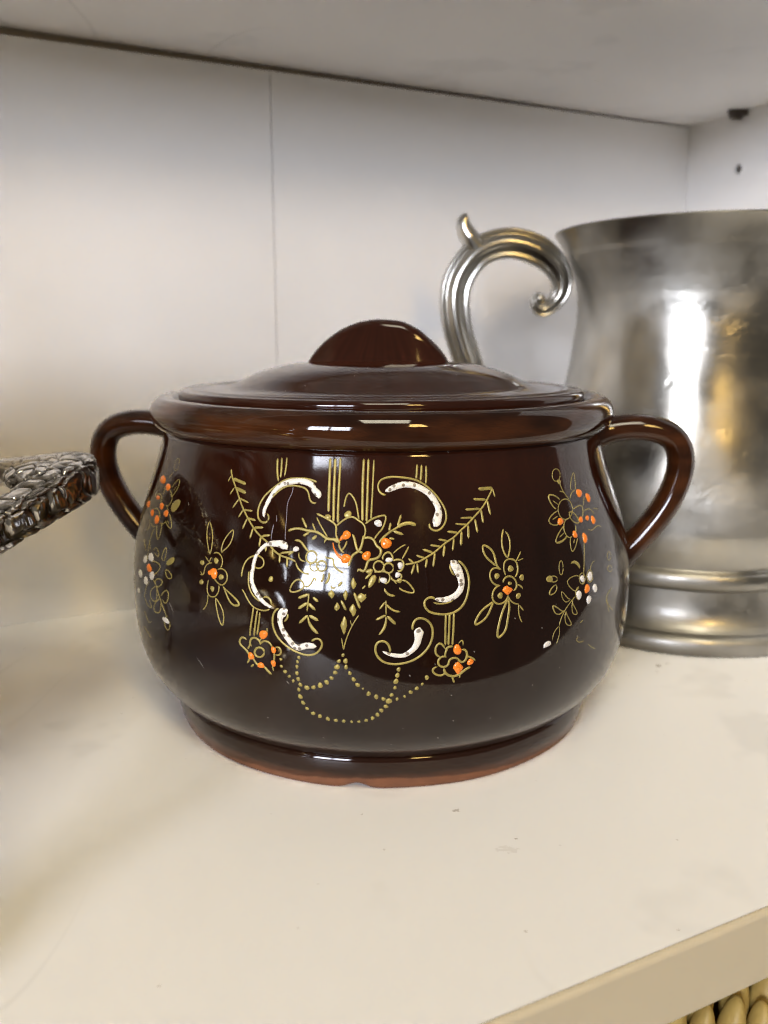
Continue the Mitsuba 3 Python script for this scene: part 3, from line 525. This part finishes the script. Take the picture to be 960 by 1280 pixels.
 'gold_flower_spray#1':[['s',3723,6898,27,3712,6819,27,3689,6758,27,3667,6718,27,3646,6706,27,3625,6729,27,3612,6777,27,3610,6845,27,3617,6923,27,3628,7002,27,3650,7063,27,3677,7101,27,3697,7113,27,3715,7093,27,3727,7045,27,3730,6976,27,3723,6898,27],['d',3333,6665,124,104,0],['s',3531,6617,36,3524,6584,36,3497,6564,36,3466,6552,36,3428,6554,36,3388,6573,36,3361,6597,36,3341,6631,36,3336,6666,36,3348,6696,36,3370,6719,36,3406,6728,36,3443,6726,36,3479,6711,36,3511,6683,36,3527,6652,36,3531,6617,36],['s',3303,6209,60,3350,6372,42,3495,6436,30,3491,6335,30,3384,6215,36,3303,6209,54],['s',3967,6959,42,4123,6947,104,4200,6822,104,4214,6743,31],['s',4144,6517,31,3914,6560,30,3797,6458,30,3858,6292,30,4013,6134,31,4127,6227,31],['s',4351,6401,28,4336,6342,28,4312,6295,28,4276,6269,28,4237,6269,28,4201,6293,28,4175,6336,28,4160,6395,28,4160,6458,28,4176,6517,28,4200,6564,28,4235,6590,28,4274,6591,28,4311,6567,28,4337,6524,28,4352,6465,28,4351,6401,28],['s',4127,6227,31,4034,6150,31,4018,5972,31,4103,5823,31],['s',3992,5965,31,3801,5797,30,3655,5600,30,3521,5214,30],['s',3852,5933,27,3693,5900,27,3619,6062,27,3613,6219,27,3726,6062,27,3841,5952,27],['s',3654,5662,36,3518,5576,33,3404,5676,36,3372,5864,60,3497,5763,36,3684,5652,36],['s',3920,5882,27,3881,5651,27,3941,5439,28,4025,5416,28,3957,5656,28,3920,5882,27],['s',3711,5613,30,3681,5378,30,3769,5156,30,3848,5134,31,3766,5411,30,3725,5602,30],['s',3521,5214,24,3392,5041,24,3357,4818,24],['s',3521,5214,24,3531,4963,24,3459,4674,24],['s',5448,5751,26,5155,5571,26,5500,4947,26],['s',5111,5490,22,5267,4998,23],['s',5499,6334,23,5487,6301,23,5456,6280,23,5413,6275,23,5366,6284,23,5327,6305,23,5296,6337,22,5280,6373,22,5278,6411,22,5290,6443,22,5321,6464,22,5357,6472,23,5405,6463,23,5444,6442,23,5481,6408,23,5497,6372,23,5499,6334,23],['s',5524,6728,19,5504,6680,19,5471,6645,19,5434,6627,19,5399,6628,19,5366,6650,19,5343,6688,19,5335,6736,19,5341,6787,19,5361,6834,19,5393,6869,19,5431,6887,19,5466,6887,19,5499,6866,19,5522,6828,19,5530,6779,19,5524,6728,19],['s',4785,6819,22,4608,6719,22,4545,6571,22],['s',4276,4510,22,4271,4490,22,4264,4470,22,4240,4464,22,4214,4460,22,4184,4465,22,4153,4475,22,4119,4494,22,4092,4515,22,4067,4541,22,4050,4567,22,4041,4592,22,4039,4615,22,4050,4632,22,4063,4647,22,4083,4655,22,4113,4653,22],['s',4444,4293,22,4590,4129,22,4751,4004,22],['s',4128,5097,25,4223,5157,25],['s',4625,6391,25,4608,6326,25,4578,6275,25,4537,6249,25,4492,6250,25,4456,6275,25,4426,6325,25,4411,6389,25,4413,6458,25,4430,6523,25,4460,6573,25,4495,6602,25,4540,6602,25,4576,6578,25,4607,6528,25,4622,6464,25,4625,6391,25]],
 'white_bead_group#1':[['d',4516,6420,132,134,0],['d',4253,6425,94,114,0],['d',4657,6009,120,136,0],['d',4099,5977,136,133,0],['d',4416,5732,115,135,0],['s',3142,4656,90,3188,4734,162,3252,4759,180,3324,4719,102]],
 'orange_bead#2':[['d',4380,6080,126,147,0]],
 'gold_flower_spray#2':[['s',-5332,8925,28,-5215,9110,28,-5054,9204,28,-5034,9006,28,-5122,8805,28,-5188,8699,28,-5338,8854,28],['s',-5216,8851,21,-5127,9011,21],['d',-4957,8449,264,178,-25],['s',-5719,8608,31,-5677,8760,31,-5465,8840,31,-5273,8751,31,-5176,8586,31,-5280,8373,31,-5406,8373,31],['s',-6235,8392,30,-6180,8503,30,-5979,8586,29,-5736,8510,29,-5746,8317,29],['s',-6041,8071,34,-5673,8097,34,-5518,7923,34],['s',-5345,8340,33,-5214,8243,33],['s',-5189,7913,33,-5027,7793,33,-4890,7781,33,-4960,7969,33,-5134,8134,33],['s',-5140,7967,24,-5015,7860,24],['s',-5587,7693,29,-5500,7481,29,-5348,7308,29,-5305,7559,29,-5365,7799,29],['s',-5459,7798,34,-5300,7811,33,-5168,7941,33],['s',-5985,7655,30,-5832,7589,29,-5641,7643,29],['s',-5664,7577,29,-5770,7163,29,-5766,6777,29,-5735,6494,29],['s',-5656,9120,19,-5462,9392,19],['s',-5259,9632,16,-5273,9557,16,-5302,9494,16,-5340,9451,16,-5379,9437,17,-5426,9450,17,-5465,9490,17,-5489,9552,17,-5492,9627,17,-5479,9702,17,-5449,9765,17,-5404,9809,16,-5364,9823,16,-5317,9809,16,-5285,9767,16,-5268,9704,16,-5259,9632,16],['s',-6242,7347,22,-6021,7524,22,-6160,7752,22],['s',-6211,7073,25,-5967,6856,25],['s',-5690,8734,24,-5800,8877,24]],
 'orange_bead_group#4':[['d',-5992,9037,260,145,0],['d',-5535,8896,166,123,0],['d',-5985,8464,168,76,0],['d',-6647,8090,201,109,0],['d',-5606,8286,161,104,0],['d',-6086,7949,181,107,0],['d',-5282,8134,184,98,0],['d',-5670,7844,203,125,0]],
 'gold_flower_spray#3':[['s',-5449,6566,38,-5202,6629,37,-5036,6555,37,-5141,6336,37,-5303,6235,38],['s',-4954,6770,33,-4979,7080,33,-4916,7178,33,-4868,6933,33,-4931,6770,33],['d',-4655,6831,245,105,-35],['s',-4803,6503,37,-4694,6537,36,-4536,6371,36,-4640,6312,36,-4768,6416,37,-4803,6503,37],['s',-5454,6892,30,-5358,7040,30,-5179,6904,30,-5417,6874,30],['s',-5310,6052,38,-5148,5923,37,-4998,5679,37,-4793,5307,37,-4648,5081,37],['s',-5148,5923,37,-4959,6177,37,-4881,6141,37,-4987,5945,37,-5120,5926,37],['s',-5143,5888,34,-5334,5395,34,-5239,5369,34,-5110,5825,34],['s',-4917,5635,37,-4606,5786,37,-4650,5579,37,-4842,5581,37],['s',-4939,5590,33,-5136,5046,34,-5015,5084,34,-4911,5450,33],['s',-4656,5079,33,-4758,4789,33,-4661,4669,33,-4564,4793,33,-4585,4974,33],['s',-5752,5417,31,-5539,5096,31,-5361,5106,30,-5496,5329,30],['s',-5790,4846,27,-5526,4547,27,-5384,4632,27],['s',-5627,6881,26,-5818,7159,27],['s',-5915,6767,27,-6193,7040,27],['s',-5483,5912,34,-5677,5605,34,-5714,5394,35],['s',-5938,4209,27,-5677,4092,27,-5511,4012,27]],
 'white_bead_group#2':[['d',-5533,6687,196,140,0],['d',-5848,6512,152,134,0],['d',-5368,6152,166,147,0],['d',-5682,5866,187,130,0],['d',-6100,5945,169,120,0],['d',-6231,5313,142,81,0],['d',-4710,4962,219,84,0]],
 'orange_bead#3':[['d',-5561,6328,196,133,0]],
 'painted_reflection_line':[['s',-1788,9459,25,-1793,9269,25,-1857,9020,25,-1857,8747,25,-1843,8318,25,-1826,7997,25],['s',-2070,8647,28,-2045,8460,28],['s',-2099,8400,31,-2119,8181,31,-2115,7964,31]]}  # last set: reflections in the glaze, painted as thin pale strokes


def on_wall(a, z, h):
    """Point of the wall at arc angle a (rad) and height z, raised by h along the normal."""
    r = R_OF(np.clip(z, .0122, .104)); s = DR_OF(np.clip(z, .0122, .104))
    l = np.sqrt(1 + s * s)
    rad = r + h / l
    return np.stack([rad * np.sin(a), -rad * np.cos(a), z - h * s / l], -1)


def stroke(vals, height):
    p = np.array(vals, float).reshape(-1, 3)
    a, z, w = np.radians(p[:, 0] / 100), p[:, 1] * 1e-5, p[:, 2] * 1e-5
    R0 = .087
    xy = np.stack([a * R0, z], 1)
    L = np.linalg.norm(np.diff(xy, axis=0), axis=1)
    keep = np.r_[True, L > 1e-6]
    xy, w = xy[keep], w[keep]
    if len(xy) < 2:
        return None
    s = np.r_[0, np.cumsum(np.linalg.norm(np.diff(xy, axis=0), axis=1))]
    n = int(np.clip(s[-1] / 0.00045, 6, 90))
    t = np.linspace(0, s[-1], n)
    c = np.stack([PchipInterpolator(s, xy[:, k])(t) if len(s) > 2 and False else spline(xy, n)[:, k] for k in (0, 1)], 1)
    ww = np.interp(t, s, w) * 1.0 * (1 + 0.16 * (meshkit.noise(np.stack([t * 900, 0 * t + xy[0, 0] * 999, 0 * t + xy[0, 1] * 999], 1)) - .5))
    d = np.gradient(c, axis=0); d /= np.linalg.norm(d, axis=1, keepdims=True) + 1e-12
    nn = np.stack([-d[:, 1], d[:, 0]], 1)
    end = np.sqrt(np.clip(np.minimum(t, s[-1] - t) / np.maximum(ww * .55, 1e-5), 0, 1)) * .9 + .1
    prof = [(-1, -.15), (-.8, .55), (-.35, .95), (0.1, 1), (.5, .85), (.85, .5), (1, -.15)]
    v = []
    for x, h in prof:
        q = c + nn * (ww * .5 * end * x)[:, None]
        v.append(on_wall(q[:, 0] / R0, q[:, 1], h * height * np.minimum(1, ww / .0006) * end))
    v = np.stack(v, 1)
    k = len(prof)
    i, j = np.meshgrid(np.arange(n - 1), np.arange(k - 1), indexing='ij')
    q = np.stack([i * k + j, i * k + j + 1, (i + 1) * k + j + 1, (i + 1) * k + j], -1).reshape(-1, 4)
    m = trimesh.Trimesh(v.reshape(-1, 3), np.vstack([q[:, [0, 1, 2]], q[:, [0, 2, 3]]]), process=False)
    c0 = v.reshape(-1, 3).mean(0)
    if (m.face_normals @ (c0 * [1, 1, 0])).mean() < 0:
        m.invert()
    return m


def dome(a, z, rx, ry, rot, kind, height):
    a, z, rx, ry = math.radians(a / 100), z * 1e-5, rx * 1e-5, ry * 1e-5
    nr, na = (5, 18) if kind == 'd' else (4, 16)
    v, ph = [], np.arange(na) / na * 2 * np.pi
    cr, sr = math.cos(math.radians(rot)), math.sin(math.radians(rot))
    if kind == 'd':
        ux, uy = np.cos(ph), np.sin(ph)
    else:                                                           # a lozenge with soft corners
        f = 1 / (np.abs(np.cos(ph)) ** 1.25 + np.abs(np.sin(ph)) ** 1.25) ** (1 / 1.25)
        ux, uy = f * np.cos(ph), f * np.sin(ph)
    jit = 1 + 0.10 * np.sin(2 * ph + a * 77) + 0.06 * np.sin(3 * ph + z * 3000)
    for k in range(nr + 1):
        q = k / nr
        rho, h = math.cos(q * np.pi / 2), math.sin(q * np.pi / 2) - .12
        x, y = rx * ux * jit * rho, ry * uy * jit * rho
        X, Y = x * cr - y * sr, -(x * sr + y * cr)
        v.append(on_wall(a + X / float(R_OF(z)), z + Y, np.full(na, h * height)))
    v = np.array(v).reshape(-1, 3)
    i, j = np.meshgrid(np.arange(nr), np.arange(na), indexing='ij')
    q = np.stack([i * na + j, i * na + (j + 1) % na, (i + 1) * na + (j + 1) % na, (i + 1) * na + j], -1).reshape(-1, 4)
    m = trimesh.Trimesh(v, np.vstack([q[:, [0, 1, 2]], q[:, [0, 2, 3]]]), process=False)
    if (m.face_normals @ (v.mean(0) * [1, 1, 0])).mean() < 0:
        m.invert()
    return m


for name, items in DECO.items():
    key = name.split('#')[0]
    white, orange, bead = key.startswith('white'), key.startswith('orange'), 'bead' in key
    ms = []
    for it in items:
        if it[0] == 's':
            m = stroke(it[1:], .0005 if bead else (.00038 if white else .00020))
        else:
            small = min(it[3], it[4]) * 1e-5
            m = dome(*it[1:], it[0], (min(.0007, .6 * small) if bead else min(.00035, .55 * small)))
        if m is not None:
            ms.append(m)
    mat = 'mat_orange' if orange else 'mat_white_bead' if white and bead else 'mat_white' if white else 'mat_reflection_line' if key == 'painted_reflection_line' else 'mat_gold'
    if bead:
        for m in ms:
            add('lidded_pot__' + ('orange_bead' if orange else 'white_bead'), ply(m, mat, smooth=True))
    else:
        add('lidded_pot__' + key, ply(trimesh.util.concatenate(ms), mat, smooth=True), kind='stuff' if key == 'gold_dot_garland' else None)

# ------------------------------------------------------------------ the tankard
MX, MY = 0.1514, 0.102
thing('pewter_tankard', 'dull pewter tankard with scrolled handle and moulded foot behind the brown pot', 'tankard')
mug = profile([(.0005, .004), (.060, .004), (.060, .004), (.0655, .0), (.0655, .0), (.0718, .0), (.0735, .0012), (.0745, .0034), (.0746, .0056), (.0738, .0078), (.0722, .0092), (.0722, .0092), (.0708, .0098), (.0708, .0098), (.0692, .0115), (.0672, .0150), (.0660, .0190), (.0654, .0235), (.0652, .0272),
               (.0652, .0272), (.0668, .0280), (.0680, .0298), (.0682, .0325), (.0674, .0350), (.0655, .0362), (.0655, .0362), (.0650, .0368), (.0650, .0368), (.0660, .0400), (.0678, .046), (.0690, .054), (.0690, .063), (.0678, .075), (.0657, .088), (.0630, .100), (.0605, .112), (.0583, .124), (.0567, .136), (.0558, .147), (.0560, .154), (.0572, .1605), (.0594, .167), (.0620, .1735), (.0650, .1795), (.0680, .1838), (.0686, .1846),
               (.0683, .1853), (.0672, .1850), (.0640, .179), (.0605, .171), (.0572, .163), (.0548, .154), (.0546, .146), (.0560, .13), (.0600, .105), (.0650, .08), (.066, .06), (.060, .042), (.0005, .040)], step=.0012)
mm = lathe(mug, 220, lambda th, r, z: ((0.0003 * np.sin(2 * th + 1) + 0.0005 * (meshkit.noise(np.stack(np.broadcast_arrays(np.cos(th) * 3, np.sin(th) * 3, z * 45 + 0 * th), -1), 5) - .5)) * (r > .05) * (z < .175) + 0.0004 * np.exp(-((np.angle(np.exp(1j * (th + 2.2)))) / .12) ** 2 - ((z - .09) / .012) ** 2) * -1, 0 * r + 0 * th))
mm.apply_translation([MX, MY, 0])
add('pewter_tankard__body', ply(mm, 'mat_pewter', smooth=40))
MH = [(.066, .0760), (.076, .0765), (.089, .0870), (.0990, .1010), (.1055, .1135), (.1100, .1255), (.114, .1369), (.1161, .1463), (.1167, .1538), (.1153, .1624), (.1116, .1694), (.1068, .1748), (.0995, .1786), (.0898, .1799), (.0814, .1781), (.0735, .1741), (.0682, .1686), (.0655, .1624), (.0664, .1560),
      (.0702, .1513), (.0740, .1492), (.0770, .1505), (.0778, .1533), (.0762, .1550)]
ph_ = spline(MH, 170)
P3 = np.stack([MX - ph_[:, 0], np.full(170, MY), ph_[:, 1]], 1)
vv = np.array([-1, -.97, -.88, -.78, -.68, -.60, -.5, -.36, -.2, 0, .2, .36, .5, .60, .68, .78, .88, .97, 1])
hh = np.array([0, .38, .54, .56, .52, .48, .52, .68, .80, .85, .80, .68, .52, .48, .52, .56, .54, .38, 0])
secf = np.array([(h, v) for v, h in zip(vv, hh)] + [(-h, v) for v, h in zip(vv[::-1][1:-1], hh[::-1][1:-1])]) * [.0076, .0073]
uu = np.linspace(0, 1, 170)
tap = np.interp(uu, [0, .1, .5, .78, .9, .97, 1], [.75, .85, 1, .95, .62, .40, .34])
add('pewter_tankard__handle', ply(sweep(P3, secf, [0, 1, 0], np.stack([np.maximum(tap, .55), tap], 1)), 'mat_pewter_bright', smooth=50))
ball = trimesh.creation.icosphere(3, .0031); ball.apply_scale([1, 1.5, 1]); ball.apply_translation([MX - .0762, MY, .1543])
add('pewter_tankard__handle__scroll_bead', ply(ball, 'mat_pewter_bright', smooth=True))
tp = spline([(.1040, .1745), (.1078, .1795), (.1108, .1835), (.1126, .1868), (.1128, .1895), (.1112, .1912)], 30)
tp3 = np.stack([MX - tp[:, 0], np.full(30, MY), tp[:, 1]], 1)
add('pewter_tankard__handle__thumb_rest', ply(sweep(tp3, circle(.0056, 20, .0044), [0, 1, 0], np.stack([np.interp(np.linspace(0, 1, 30), [0, .5, 1], [1, 1.15, .85]), np.interp(np.linspace(0, 1, 30), [0, .25, .8, 1], [1.9, 1.15, .85, .6])], 1)), 'mat_pewter_bright', smooth=True))
for z, rho in ((.0765, .0695),):
    b = trimesh.creation.icosphere(3, .0034); b.apply_scale([1.0, .9, 1.5]); b.apply_translation([MX - rho, MY, z])
    add('pewter_tankard__handle__joint', ply(b, 'mat_pewter_bright', smooth=True))

# ------------------------------------------------------------------ the silver tureen at the left; only its handle reaches into the picture
SC = np.array([-0.203, -0.130])
thing('silver_tureen', 'tarnished silver tureen on four legs whose ornate loop handle reaches in beside the pot', 'tureen')
def plain(m, key):
    if key != 'leg':
        m.apply_scale([.9, .9, 1])
    m.apply_translation([SC[0], SC[1], 0])
    add('silver_tureen__' + key, ply(m, 'mat_silver_plain', smooth=40))
plain(lathe(profile([(.0005, .046), (.045, .046), (.075, .052), (.098, .066), (.112, .085), (.115, .100), (.112, .112), (.112, .112), (.118, .116), (.119, .120), (.116, .122), (.116, .122), (.109, .121), (.109, .100), (.0005, .060)], step=.002), 160), 'bowl')
for k in range(4):
    la = math.radians(-21 + 90 * k)
    lp = spline([(.086, .070), (.098, .060), (.106, .046), (.104, .030), (.102, .016), (.108, .007), (.114, .004)], 50)
    lw = np.interp(np.linspace(0, 1, 50), [0, .3, .7, .9, 1], [1.5, 1.15, .8, 1.1, 1.0])
    l3 = lp[:, :1] * np.array([math.cos(la), math.sin(la), 0]) + lp[:, 1:] * np.array([0, 0, 1])
    plain(sweep(l3, circle(.0220, 20, .0070), [-math.sin(la), math.cos(la), 0], np.stack([lw, np.sqrt(lw)], 1)), 'leg')
plain(lathe(profile([(.0005, .182), (.006, .181), (.010, .174), (.008, .168), (.006, .162), (.010, .158), (.035, .151), (.074, .142), (.100, .131), (.112, .1245), (.117, .1232), (.117, .1225), (.1, .1225)], step=.002), 160), 'lid')
TP = [(-.128, -.117, .0720), (-.116, -.108, .0768), (-.1045, -.094, .0820), (-.0965, -.075, .0868), (-.0920, -.058, .0906), (-.0917, -.044, .0916), (-.0955, -.0335, .0920), (-.1035, -.0262, .0915), (-.1150, -.0200, .0905), (-.1275, -.0130, .0890), (-.1420, -.0080, .0872), (-.157, -.0100, .085), (-.170, -.020, .083), (-.178, -.032, .081)]
tpath = spline(np.array(TP) + [-.0068, 0, -.0004], 460)
Ksec = 64
ang = np.arange(Ksec) / Ksec * 2 * np.pi
se = lambda c: np.sign(c) * np.abs(c) ** 0.48
base = np.stack([.0058 * se(np.cos(ang)), .0045 * se(np.sin(ang))], 1)
uu = np.linspace(0, 1, 460)
wid = 1 + 0.42 * np.exp(-((uu - .43) / .13) ** 2)
back_arm = np.interp(uu, [0, .55, .66, 1], [1, 1, .82, .78])
hm = sweep(tpath, base, [0, 0, 1], np.stack([back_arm * (1 + .12 * np.exp(-((uu - .43) / .13) ** 2)), wid * back_arm], 1), closed_ends=False)
v = hm.vertices.copy()
nrm = meshkit.arrays(hm, True)[2]
# cast foliage: domed leaf cells parted by dark grooves, a plain rail along the lower outer edge, the rear arm almost plain
from scipy.spatial import cKDTree
sarc = np.repeat(np.r_[0, np.cumsum(np.linalg.norm(np.diff(tpath, axis=0), axis=1))], Ksec)
aa = np.tile(ang, 460)
rg = np.random.default_rng(11)
warp = np.stack([meshkit.fbm(v * 190, 2, q) - .5 for q in (3, 4, 5)], 1) * .0034
vw = v + warp
flat = np.stack([sarc * .55, .0062 * np.cos(aa) * 1.3, .0062 * np.sin(aa) * 1.3], 1) + warp
d12, idx = cKDTree(flat[rg.choice(len(vw), 310, replace=False)]).query(flat, k=2)
edge = np.clip((d12[:, 1] - d12[:, 0]) / .0010, 0, 1)
vein = 0.5 + 0.5 * np.sin(d12[:, 0] * 2 * np.pi / .0011 + idx[:, 0])
rel = (edge * edge * (3 - 2 * edge)) * (0.62 + 0.38 * np.cos(np.clip(d12[:, 0] / .0036, 0, 1.3))) + 0.16 * vein * edge + rg.normal(0, .11, 310)[idx[:, 0]]
orn = np.interp(np.repeat(uu, Ksec), [0, .40, .48, .57, 1], [1, 1, .75, .22, .12])
rail = np.exp(-((np.abs(np.angle(np.exp(1j * (aa - 3.75)))) / .15) ** 4))
h = orn * (rel - .55) * .00095
h = h * (1 - rail) + rail * .0006
v2 = v + nrm * h[:, None]
hm.vertices = v2
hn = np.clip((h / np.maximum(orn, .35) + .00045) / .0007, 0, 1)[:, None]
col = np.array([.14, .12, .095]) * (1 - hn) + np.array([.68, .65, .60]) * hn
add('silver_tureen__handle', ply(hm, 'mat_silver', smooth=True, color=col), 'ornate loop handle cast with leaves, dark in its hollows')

# a flat leaf fills the bend of the loop
lf = trimesh.creation.icosphere(6, 1.0)
p = lf.vertices
d2, i2 = cKDTree(p[rg.choice(len(p), 75, replace=False)] * [1, .8, .3]).query((p + .10 * (np.stack([meshkit.fbm(p * 3, 2, q) for q in (1, 2, 3)], 1) - .5)) * [1, .8, .3], k=2)
e2 = np.clip((d2[:, 1] - d2[:, 0]) / .09, 0, 1)
r2 = e2 * e2 * (3 - 2 * e2) + rg.normal(0, .2, 75)[i2[:, 0]]
lf.vertices = p * np.array([.0125, .0170, .0046]) * (1 + .04 * np.sin(9 * np.arctan2(p[:, 1], p[:, 0])))[:, None] + np.array([0, 0, 1]) * (np.sign(p[:, 2]) * .0009 * (r2 - .5))[:, None]
n2 = np.clip(r2, 0, 1)[:, None]
lf.apply_transform(trimesh.transformations.rotation_matrix(math.radians(22), [0, 0, 1]))
lf.apply_translation([-.1065, -.0475, .0921])
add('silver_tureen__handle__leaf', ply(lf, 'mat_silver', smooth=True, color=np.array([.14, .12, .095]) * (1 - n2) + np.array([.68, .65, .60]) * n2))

# ------------------------------------------------------------------ the basket on the shelf below
BC = world(0.085, -0.048)
thing('straw_basket', 'yellow straw basket with plump twisted strands on the lower shelf under the front edge', 'basket')
wall = lathe(profile([(.0005, -.2795), (.085, -.2795), (.085, -.2795), (.100, -.24), (.104, -.16), (.1045, -.074), (.1000, -.055), (.094, -.074), (.096, -.16), (.092, -.24), (.08, -.272), (.0005, -.273)], step=.004), 120)
wall.apply_translation(BC)
add('straw_basket__wall', ply(wall, 'mat_straw_dark', smooth=40))
strand = trimesh.creation.icosphere(2, 1.0)
strand.vertices[:, 0] *= 1 - .25 * np.clip(strand.vertices[:, 2], -1, 1)
strand.apply_scale([.0038, .0044, .0100])
sh = ply(strand, 'mat_straw', smooth=True)
rng = np.random.default_rng(4)
for row, (rad, z, n) in enumerate(((.1055, -.0540, 80), (.1068, -.0700, 80), (.0975, -.0490, 74))):
    for k in range(n):
        th = 2 * math.pi * (k + .5 * row) / n + rng.normal(0, .006)
        if row and not (-math.pi * .95 < th - 2 * math.pi * (th > math.pi) < -.02):
            continue
        tilt = rng.normal(-9, 5); lean = rng.normal(0, 4)
        X = T().translate([BC[0] + rad * math.cos(th), BC[1] + rad * math.sin(th), z + rng.normal(0, .0008)]).rotate([0, 0, 1], math.degrees(th)).rotate([1, 0, 0], tilt).rotate([0, 1, 0], lean + -10).scale([1, 1, 1 + rng.normal(0, .05)])
        # local x points outwards: turn the strand so that its broad side runs around the rim
        X = X @ T().rotate([0, 0, 1], 90)
        add('straw_basket__strand', {**sh, 'to_world': X})
